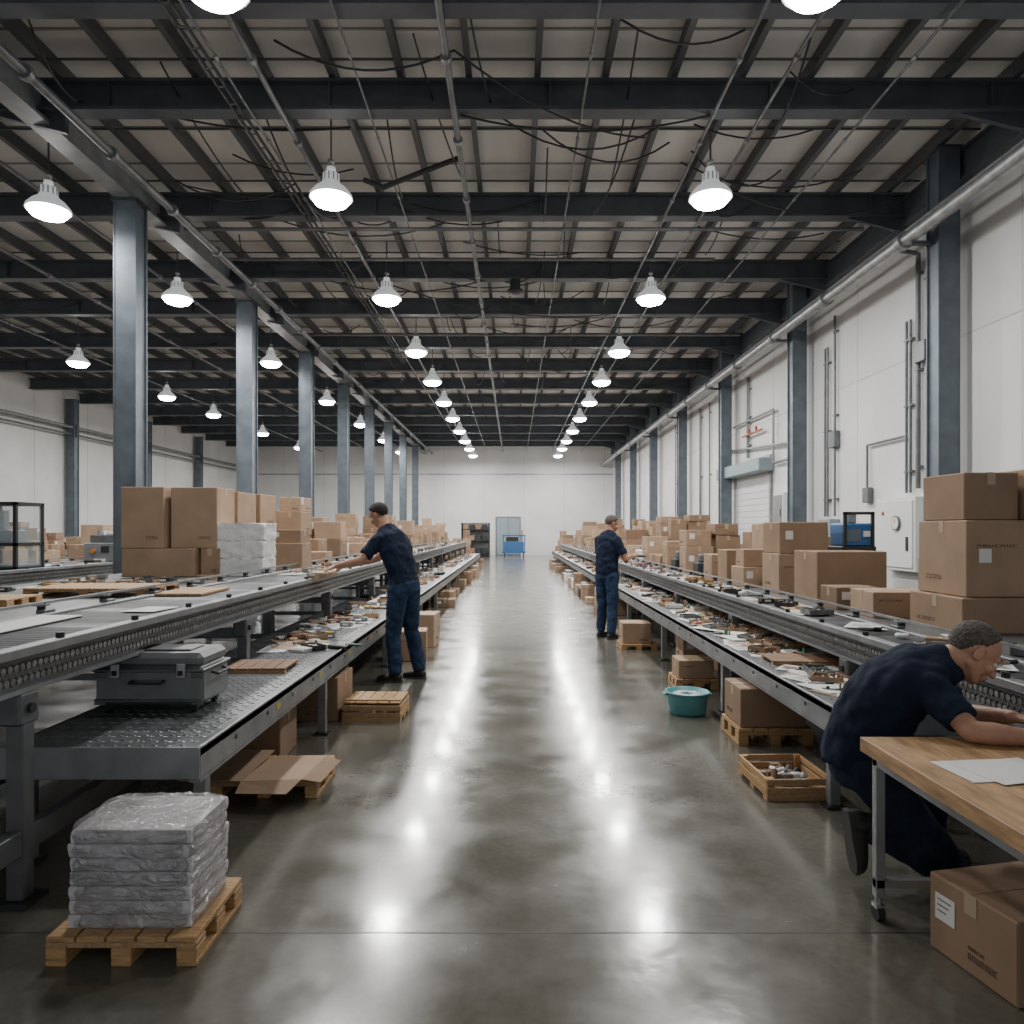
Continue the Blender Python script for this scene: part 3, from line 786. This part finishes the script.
# teal tub
b=MB(); b.rev((1.42,5.9,0),[(0,.0),(.135,.0),(.15,.02),(.168,.15),(.172,.17),(.18,.172),(.18,.182),(.165,.182),(.15,.05),(0,.04)],'teal',32)
b.rev((1.42,5.9,0),[(.164,.14),(.0,.141)],'teal_in',32)
for s in(-1,1): b.box(1.42+s*.175-.02,1.42+s*.175+.02,5.86,5.94,.15,.17,'teal',.005)
for i in range(9):
    a=i*.7; b.box(1.42+.08*math.cos(a)-.03,1.42+.08*math.cos(a)+.03,5.9+.08*math.sin(a)-.02,5.9+.08*math.sin(a)+.02,.14,.165,R.choice(['paper','label','teal_in']),.005)
b.obj('plastic_tub')
# ------------------------------------------------------------------ bench
b=MB(); BX0,BX1,BY0,BY1,BZ=1.355,2.2,1.2,2.82,.69
for i in range(4):
    w=(BX1-BX0)/4; b.box(BX0+i*w+.0004,BX0+(i+1)*w-.0004,BY0,BY1,BZ-.055,BZ,'bench_wood',.002)
for x in(BX0+.03,BX1-.06):
    for y in(BY0+.05,BY1-.07):
        b.box(x,x+.035,y,y+.035,.09,BZ-.055,'frame_light',.003)
        b.cyl((x+.017,y+.017,.06),(x+.017,y+.017,.1),.014,'galv'); b.box(x+.0,x+.036,y-.002,y+.038,.05,.066,'galv'); b.cyl((x+.004,y+.02,.032),(x+.03,y+.02,.032),.032,'rubber',n=18)
for y in(BY0+.05,BY1-.07): b.box(BX0+.03,BX1-.03,y,y+.03,.13,.16,'frame_light'); b.box(BX0+.03,BX1-.03,y,y+.03,BZ-.095,BZ-.055,'frame_light')
for x in(BX0+.03,BX1-.06): b.box(x,x+.03,BY0+.05,BY1-.04,BZ-.095,BZ-.055,'frame_light')
b.obj('workbench')
b=MB(); b.M=place(1.47,2.3,BZ+.001,6); b.box(0,.30,0,.21,0,.0025,'paper'); b.M=place(1.5,2.27,BZ+.0035,14); b.box(.05,.34,-.01,.2,0,.002,'paper'); b.obj('paper_sheet')
# ------------------------------------------------------------------ misc equipment
b=MB(); b.M=place(-6.75,8.9,1.0)
for x in(0,.55):
    for y in(0,.5): b.box(x,x+.04,y,y+.04,0,.85,'dark')
for z in(0,.3,.81):
    b.box(0,.59,0,.04,z,z+.04,'dark'); b.box(0,.59,.5,.54,z,z+.04,'dark'); b.box(0,.04,.04,.5,z,z+.04,'dark'); b.box(.55,.59,.04,.5,z,z+.04,'dark')
b.box(.04,.55,.015,.02,.04,.81,'glass'); b.box(.57,.575,.04,.5,.04,.81,'glass'); b.box(.1,.45,.1,.4,.34,.5,'frame_light',.01); b.box(.2,.3,.2,.3,.5,.75,'galv'); b.box(.04,.55,.04,.5,.04,.06,'frame_grey')
b.obj('glass_test_cabinet')
def machine(x,y,z,w,d,h,m):
    b=MB(); b.M=place(x,y,z); b.box(0,w,0,d,0,h*.6,m,.01); b.box(w*.1,w*.9,d*.2,d*.9,h*.6,h*.85,'frame_grey',.01); b.cyl((w*.3,d*.5,h*.85),(w*.3,d*.5,h),w*.1,'galv'); b.box(w*.55,w*.8,-.01,0,h*.3,h*.5,'dark'); b.cyl((w*.3,-.03,h*.35),(w*.3,0,h*.35),w*.08,'orange'); b.box(w*.5,w*.85,d*.4,d*.8,h*.85,h*.95,'white_enamel',.01)
    return b.obj('bench_machine')
machine(-8.9,8.0,.95,.6,.5,.6,'dark'); machine(-6.7,11.2,1.0,.5,.4,.5,'frame_light'); machine(-6.7,13.2,1.0,.5,.4,.4,'frame_grey'); machine(-13,13,.95,.8,.6,.7,'dark'); machine(-13,14.,.95,.8,.6,.7,'orange'); machine(-6.8,6.2,1.,.45,.4,.35,'frame_grey')
b=MB(); b.M=place(3.42,7.5,TR); b.box(0,.36,0,.36,0,.5,'dark',.01); b.box(.02,.34,.02,.34,.5,.74,'blue',.015); b.box(.05,.2,.01,.02,.55,.68,'glass'); b.box(.23,.3,.01,.02,.6,.66,'label')
for x in(.02,.31): b.box(x,x+.03,.0,.03,.5,.86,'dark')
b.box(.02,.34,0,.03,.83,.86,'dark'); b.box(.1,.2,.1,.2,.74,.86,'galv',.01); b.obj('bench_machine')
b=MB(); b.box(5.66,5.89,10.15,11.25,.9,1.98,'white_enamel',.01); b.box(5.64,5.66,10.2,11.2,.95,1.93,'white_enamel',.008); b.cyl((5.61,10.6,1.6),(5.64,10.6,1.6),.11,'frame_grey',n=20); b.cyl((5.605,10.6,1.6),(5.612,10.6,1.6),.09,'label',n=20); b.box(5.6,5.61,10.595,10.605,1.6,1.66,'red'); b.box(5.62,5.64,10.3,10.34,1.2,1.4,'dark'); b.cyl((5.63,11,1.75),(5.64,11,1.75),.03,'red'); b.obj('control_cabinet')
b=MB(); b.box(5.68,5.89,15.2,15.8,1.4,2.3,'white_enamel',.01); b.box(5.67,5.68,15.25,15.75,1.45,2.25,'frame_light'); b.box(5.66,5.67,15.3,15.34,1.8,1.95,'dark'); b.obj('electrical_panel')
b=MB(); b.box(5.7,5.89,13.0,13.5,1.2,1.7,'door_grey',.01); b.cyl((5.66,13.1,1.45),(5.7,13.1,1.45),.04,'orange'); b.cyl((5.66,13.35,1.45),(5.7,13.35,1.45),.04,'red'); b.obj('electrical_panel')
b=MB(); b.M=place(-.65,40.5,0)
b.box(0,1.3,0,.8,.2,.28,'blue',.01); b.box(.02,.08,.0,.06,.2,1.2,'blue'); b.box(1.22,1.28,0,.06,.2,1.2,'blue'); b.box(0,1.3,0,.05,1.15,1.22,'blue'); b.box(.1,1.2,.1,.7,.28,.85,'blue',.02); b.box(.2,.9,.15,.6,.85,1.1,'dark'); b.box(.95,1.15,.15,.5,.85,1.5,'frame_light',.01)
for x in(.12,1.18):
    for y in(.12,.68): b.cyl((x-.03,y,.1),(x+.03,y,.1),.1,'rubber')
b.obj('warehouse_cart')
b=MB(); b.M=place(-2.9,39.5,0)
for x in(0,1.5):
    for y in(0,.6): b.box(x,x+.06,y,y+.06,0,1.9,'dark')
for z in(.2,.9,1.5): b.box(0,1.56,0,.66,z,z+.05,'dark'); [b.box(.1+i*.35,.38+i*.35,.08,.5,z+.05,z+.3,R.choice(['card4','dark','card2'])) for i in range(4)]
b.box(0,1.56,.6,.62,0,1.9,'frame_grey')
b.obj('storage_rack')

# ================= PEOPLE
def hand(b,wrist,d,n,side,curl,skin,s=1.):
    d=V(d).normalized(); n=V(n); n=(n-d*n.dot(d)).normalized(); t=d.cross(n)*side
    w=V(wrist)
    st=[(w-d*.02,t,n,.027*s,.021*s),(w+d*.01*s,t,n,.029*s,.019*s),(w+d*.045*s,t,n,.039*s,.017*s),(w+d*.085*s,t,n,.041*s,.0135*s),(w+d*.097*s,t,n,.036*s,.010*s)]
    b.loft(st,skin,18)
    for off,ln,sp in((.0315,.072,.10),(.0105,.080,.03),(-.0105,.074,-.04),(-.031,.058,-.13)):
        p=w+d*.086*s+t*off*s; dd=(d+t*sp).normalized(); a=curl*.5
        for k,(fr,r0,r1) in enumerate(((.45,.0095,.0088),(.30,.0088,.008),(.25,.008,.0068))):
            v=(dd*math.cos(a)+n*math.sin(a)).normalized(); q=p+v*ln*fr*s
            b.caps(p,r0*s,q,r1*s,skin,n=10); p=q; a+=curl
    p=w+d*.025*s+t*.026*s; v=(d*.62+t*.62+n*.35).normalized(); q=p+v*.045*s; b.caps(p,.014*s,q,.0108*s,skin,n=10)
    v=(d*.85+t*.28+n*.4).normalized(); b.caps(q,.0108*s,q+v*.032*s,.0085*s,skin,n=10)
def human(name,J,head_c,head_f,head_u,lat,skin='skin',hair='hair_dark',bald=False,jeans='jeans',sc=1.,hands=None,feet=None,voxel=.0055,curl=.35,belly=0.,bulk=1.):
    root=empty(name)
    f=V(head_f).normalized(); u=V(head_u); u=(u-f*u.dot(f)).normalized(); r=f.cross(u)
    B=Matrix((r,f,u)).transposed(); C=V(head_c)
    def H(x,y,z): return C+B@(V((x,y,z))*sc)
    sb=MB()
    E=lambda c,rr: sb.sph(H(*c),tuple(k*sc for k in rr),skin,20,14,B=B)
    K=lambda a,ra,c,rc: sb.caps(H(*a),ra*sc,H(*c),rc*sc,skin,n=12)
    E((0,-.012,.030),(.076,.096,.086)); E((0,.022,-.022),(.062,.068,.086)); E((0,.058,-.090),(.032,.028,.024))
    for s in(-1,1):
        K((s*.050,.0,-.05),.022,(s*.022,.058,-.088),.019); E((s*.036,.066,-.026),(.024,.022,.024)); E((s*.079,-.008,-.008),(.009,.019,.032)); E((s*.084,-.014,.004),(.006,.015,.022))
        E((s*.013,.098,-.034),(.010,.012,.009))
    K((-.034,.081,.024),.012,(.034,.081,.024),.012); K((0,.088,.012),.009,(0,.111,-.030),.0125); E((0,.084,-.062),(.026,.014,.018))
    nb=V(J['neck']); sb.caps(H(0,-.022,-.045),.056*sc,nb,.062*sc,skin)
    for a in('l','r'):
        S,El,W=V(J['sh_'+a]),V(J['el_'+a]),V(J['wr_'+a])
        sb.caps(S.lerp(El,.35),.048*sc,El,.041*sc,skin); m=El.lerp(W,.3); sb.caps(El,.041*sc,m,.044*sc,skin); sb.caps(m,.044*sc,W,.027*sc,skin)
        hd,hn,hs=hands[a]; hand(sb,W,hd,hn,hs,curl,skin,sc)
    sb.obj('body_skin',root,recalc=True,remesh=voxel,smooth_it=2)
    fb=MB()
    for s in(-1,1):
        fb.sph(H(s*.031,.0805,.002),(.012*sc,)*3,'eye',12,8,B=B); fb.sph(H(s*.031,.0895,.002),(.0055*sc,.004*sc,.0055*sc),'iris',10,6,B=B)
        fb.caps(H(s*.018,.0935,.030),.0045*sc,H(s*.044,.084,.031),.004*sc,hair,n=8)
        fb.caps(H(s*.020,.091,.0105),.0035*sc,H(s*.042,.085,.010),.0035*sc,skin,n=8)
    fb.caps(H(-.020,.0945,-.058),.0042*sc,H(.020,.0945,-.058),.0042*sc,'lip',n=8); fb.caps(H(-.015,.0945,-.066),.005*sc,H(.015,.0945,-.066),.005*sc,'lip',n=8)
    fb.obj('face_details',root,recalc=True)
    hb=MB()
    def hf(p):
        x,y,z=p.x/sc,p.y/sc,p.z/sc
        fr=.062 if bald else .044
        if y>.05: line=fr
        elif y>.012: line=fr+(y-.05)*(1.7 if bald else 1.25)
        elif y>-.018: line=-.004-(.012-y)*.4
        else: line=-.016+(y+.018)*2.2
        line=max(line,-.074)
        k=min(1,max(0,(z-line)/.010))
        th=.89+(.155 if bald else .20)*k
        n=noise.noise(V((x*60,y*60,z*60)))*(.008 if bald else .016)*k
        return p*(th+n)
    hb.sph(H(0,-.014,.032),(.0785*sc,.0985*sc,.089*sc),hair,56,40,B=B,fn=hf)
    hb.obj('hair',root,recalc=True)
    tb=MB(); lat=V(lat).normalized()
    P=[V(p) for p in J['spine']]
    rad=[(.172,.125+belly*.7),(.168,.124+belly),(.186,.134+belly*.5),(.196,.124),(.15,.09),(.070,.068)]
    st=[]; n=26
    def cat(t):
        i=min(int(t),len(P)-2); q=t-i
        p0=P[max(i-1,0)];p1=P[i];p2=P[i+1];p3=P[min(i+2,len(P)-1)]
        return .5*((2*p1)+(-p0+p2)*q+(2*p0-5*p1+4*p2-p3)*q*q+(-p0+3*p1-3*p2+p3)*q**3)
    for i in range(n+1):
        t=i/n*(len(P)-1)*.9999; c=cat(t); tan=(cat(min(t+.05,len(P)-1.0001))-cat(max(t-.05,0))).normalized()
        l=(lat-tan*lat.dot(tan)).normalized(); w=tan.cross(l)
        k=min(int(t),len(rad)-2); q=t-k; q=q*q*(3-2*q)
        a=rad[k][0]*(1-q)+rad[k+1][0]*q; d=rad[k][1]*(1-q)+rad[k+1][1]*q
        z=c*9; a+=noise.noise(z)*.006
        st.append((c,l,w,a*sc*bulk,d*sc*bulk))
    tb.loft(st,'navy',32)
    for a in('l','r'):
        S,El=V(J['sh_'+a]),V(J['el_'+a]); e=S.lerp(El,.76); S2=S.lerp(V(J['spine'][3]),.12)
        tb.caps(V(J['spine'][3]).lerp(S,.45),.092*sc,S2,.074*sc,'navy'); tb.caps(V(J['spine'][4]),.07*sc,S2,.066*sc,'navy'); tb.caps(S2,.074*sc,e,.064*sc,'navy',False,True)
    tb.caps(V(J['spine'][-2]),.075*sc,nb.lerp(H(0,-.02,-.045),.12),.066*sc,'navy',False,True)
    o=tb.obj('shirt',root,recalc=True,remesh=.009,smooth_it=5)
    tx=bpy.data.textures.new('folds','CLOUDS'); tx.noise_scale=.09; tx.noise_depth=1
    dm=o.modifiers.new('d','DISPLACE'); dm.texture=tx; dm.strength=.032; dm.mid_level=.5
    jb=MB()
    pel=V(J['pelvis']); up=(P[1]-P[0]).normalized(); l=(lat-up*lat.dot(up)).normalized(); w=up.cross(l)
    jb.loft([(pel-up*.13*sc,l,w,.10*sc,.08*sc),(pel-up*.09*sc,l,w,.16*sc*bulk,.12*sc),(pel,l,w,.172*sc*bulk,.128*sc*bulk),(pel+up*.08*sc,l,w,.158*sc,.112*sc)],jeans,28)
    for a in('l','r'):
        Hp,Kn,An=V(J['hip_'+a]),V(J['kn_'+a]),V(J['an_'+a])
        jb.caps(Hp,.104*sc*bulk,Kn,.076*sc*bulk,jeans); m=Kn.lerp(An,.35); jb.caps(Kn,.074*sc*bulk,m,.073*sc*bulk,jeans); jb.caps(m,.073*sc*bulk,An,.064*sc*bulk,jeans,False,True)
    o=jb.obj('jeans',root,recalc=True,remesh=.009,smooth_it=4)
    dm=o.modifiers.new('d','DISPLACE'); dm.texture=tx; dm.strength=.024; dm.mid_level=.5
    shb=MB(); so=MB()
    for a in('l','r'):
        An=V(J['an_'+a]); fd,fu=feet[a]; fd=V(fd).normalized(); fu=V(fu); fu=(fu-fd*fu.dot(fd)).normalized(); s_=fd.cross(fu)
        base=An-fu*.085*sc
        shb.caps(An+fu*.05*sc,.050*sc,An-fu*.03*sc,.048*sc,'boot',True)
        shb.loft([(base-fd*.065*sc+fu*.04*sc,s_,fu,.020*sc,.02*sc),(base-fd*.055*sc+fu*.045*sc,s_,fu,.036*sc,.034*sc),(base+fu*.048*sc,s_,fu,.040*sc,.048*sc),(base+fd*.07*sc+fu*.04*sc,s_,fu,.044*sc,.036*sc),(base+fd*.13*sc+fu*.036*sc,s_,fu,.049*sc,.030*sc),(base+fd*.17*sc+fu*.032*sc,s_,fu,.042*sc,.025*sc),(base+fd*.195*sc+fu*.028*sc,s_,fu,.022*sc,.014*sc)],'boot',20)
        out=[(-.07,.022),(-.06,.034),(-.02,.037),(.04,.038),(.10,.047),(.14,.049),(.18,.036),(.20,.016)]
        pts=[(x,yy) for x,yy in out]+[(x,-yy) for x,yy in out[::-1]]; N_=len(pts)
        vs=[base+fd*x*sc+s_*yy*sc for x,yy in pts]+[base+fd*x*sc+s_*yy*sc+fu*.022*sc for x,yy in pts]
        so.add(vs,[list(range(N_))[::-1],list(range(N_,2*N_))]+[(i,(i+1)%N_,N_+(i+1)%N_,N_+i) for i in range(N_)],'sole')
    shb.obj('shoes',root,recalc=True,remesh=.006,smooth_it=3); so.obj('soles',root,recalc=True)
    return root
def frame(base,F,s):
    F=V(F).normalized(); Lf=V((-F.y,F.x,0))
    return (lambda fw,lf,up: V(base)+F*fw*s+Lf*lf*s+V((0,0,up*s))),Lf
q,Lf=frame((-1.10,7.2,0),(-.86,.50,0),1.)
human('warehouse_worker',dict(neck=q(.24,0,1.50),pelvis=q(0,0,.96),
   spine=[q(0,0,.93),q(.02,0,1.06),q(.09,0,1.26),q(.16,0,1.40),q(.21,0,1.475),q(.25,0,1.53)],
   sh_l=q(.175,.185,1.405),el_l=(-1.50,7.04,1.20),wr_l=(-1.745,7.09,1.145),
   sh_r=q(.175,-.185,1.405),el_r=(-1.44,7.52,1.20),wr_r=(-1.70,7.46,1.14),
   hip_l=q(0,.09,.90),kn_l=q(.05,.11,.49),an_l=q(.01,.12,.085),
   hip_r=q(0,-.09,.90),kn_r=q(.0,-.12,.49),an_r=q(-.09,-.14,.085)),
   q(.33,0,1.655),(-.80,.36,-.46),(-.5,.1,.86),Lf,
   hands=dict(l=((-1,.15,-.3),(.0,.45,-1),-1),r=((-1,-.2,-.3),(0,-.4,-1),1)),
   feet=dict(l=((-1,.25,0),(0,0,1)),r=((-.9,.45,0),(0,0,1))),bulk=1.04)
cb(-2.02,7.0,LZ+.013,.2,.4,.05,0,'card1',side=1)
q,Lf=frame((1.29,10.,0),(.72,.69,0),.95)
human('warehouse_worker',dict(neck=q(.06,0,1.53),pelvis=q(0,0,.97),
   spine=[q(0,0,.94),q(.0,0,1.08),q(.02,0,1.28),q(.03,0,1.42),q(.045,0,1.50),q(.07,0,1.555)],
   sh_l=q(.03,.18,1.43),el_l=q(.12,.24,1.17),wr_l=q(.36,.06,1.20),
   sh_r=q(.03,-.18,1.43),el_r=q(.08,-.27,1.16),wr_r=q(.30,-.22,1.20),
   hip_l=q(0,.09,.91),kn_l=q(.03,.11,.5),an_l=q(.02,.13,.09),
   hip_r=q(0,-.09,.91),kn_r=q(0,-.11,.5),an_r=q(-.06,-.13,.09)),
   q(.115,0,1.67),(.90,.25,-.42),(.4,.1,.9),Lf,skin='skin2',hair='hair_grey',sc=.95,
   hands=dict(l=((1,-.1,.05),(0,-.6,-.6),1),r=((1,.35,.15),(0,.6,-.6),-1)),
   feet=dict(l=((.8,.6,0),(0,0,1)),r=((.9,.4,0),(0,0,1))),belly=.012,bulk=1.04)
b=MB(); b.M=place(1.72,10.0,1.12,30); b.box(0,.14,-.02,.2,0,.02,'dark',.006); b.box(.02,.11,0,.16,.02,.035,'card2',.004); b.obj('handheld_part')
human('kneeling_worker',dict(neck=(1.81,2.985,.965),pelvis=(1.535,3.17,.50),
   spine=[(1.51,3.19,.46),(1.545,3.165,.60),(1.61,3.11,.78),(1.70,3.05,.885),(1.76,3.01,.925),(1.82,2.98,.965)],
   sh_r=(1.68,2.88,.86),el_r=(1.735,2.73,.735),wr_r=(1.965,2.68,.722),
   sh_l=(1.80,3.19,.87),el_l=(1.95,3.12,.70),wr_l=(2.0,2.89,.75),
   hip_r=(1.53,3.09,.46),kn_r=(1.82,3.02,.08),an_r=(1.50,3.06,.25),
   hip_l=(1.57,3.27,.46),kn_l=(1.90,3.26,.34),an_l=(1.86,3.26,.09)),
   (1.885,2.95,1.00),(.80,-.20,-.68),(.66,-.05,.75),(-.35,-.9,.0),hair='hair_grey',bald=True,jeans='jeans_dark',
   hands=dict(r=((1,.1,-.05),(0,0,-1),-1),l=((.7,-.7,-.1),(0,0,-1),1)),
   feet=dict(r=((.12,-.05,-1),(1,0,.12)),l=((1,0,0),(0,0,1))),voxel=.0045,curl=.12,belly=.03,bulk=1.05)

# ------------------------------------------------------------------ world, camera
w=bpy.data.worlds.new('World'); scene.world=w; w.use_nodes=True
w.node_tree.nodes['Background'].inputs[0].default_value=(.93,.97,1,1); w.node_tree.nodes['Background'].inputs[1].default_value=.5
cam=bpy.data.cameras.new('camera'); co=bpy.data.objects.new('camera',cam); scene.collection.objects.link(co)
co.location=(0,0,1.5); co.rotation_euler=(math.radians(90),0,0)
cam.lens=25.3; cam.sensor_width=36; cam.shift_y=(530-512)/1024; cam.shift_x=-(514-512)/1024; cam.clip_start=.05
scene.camera=co
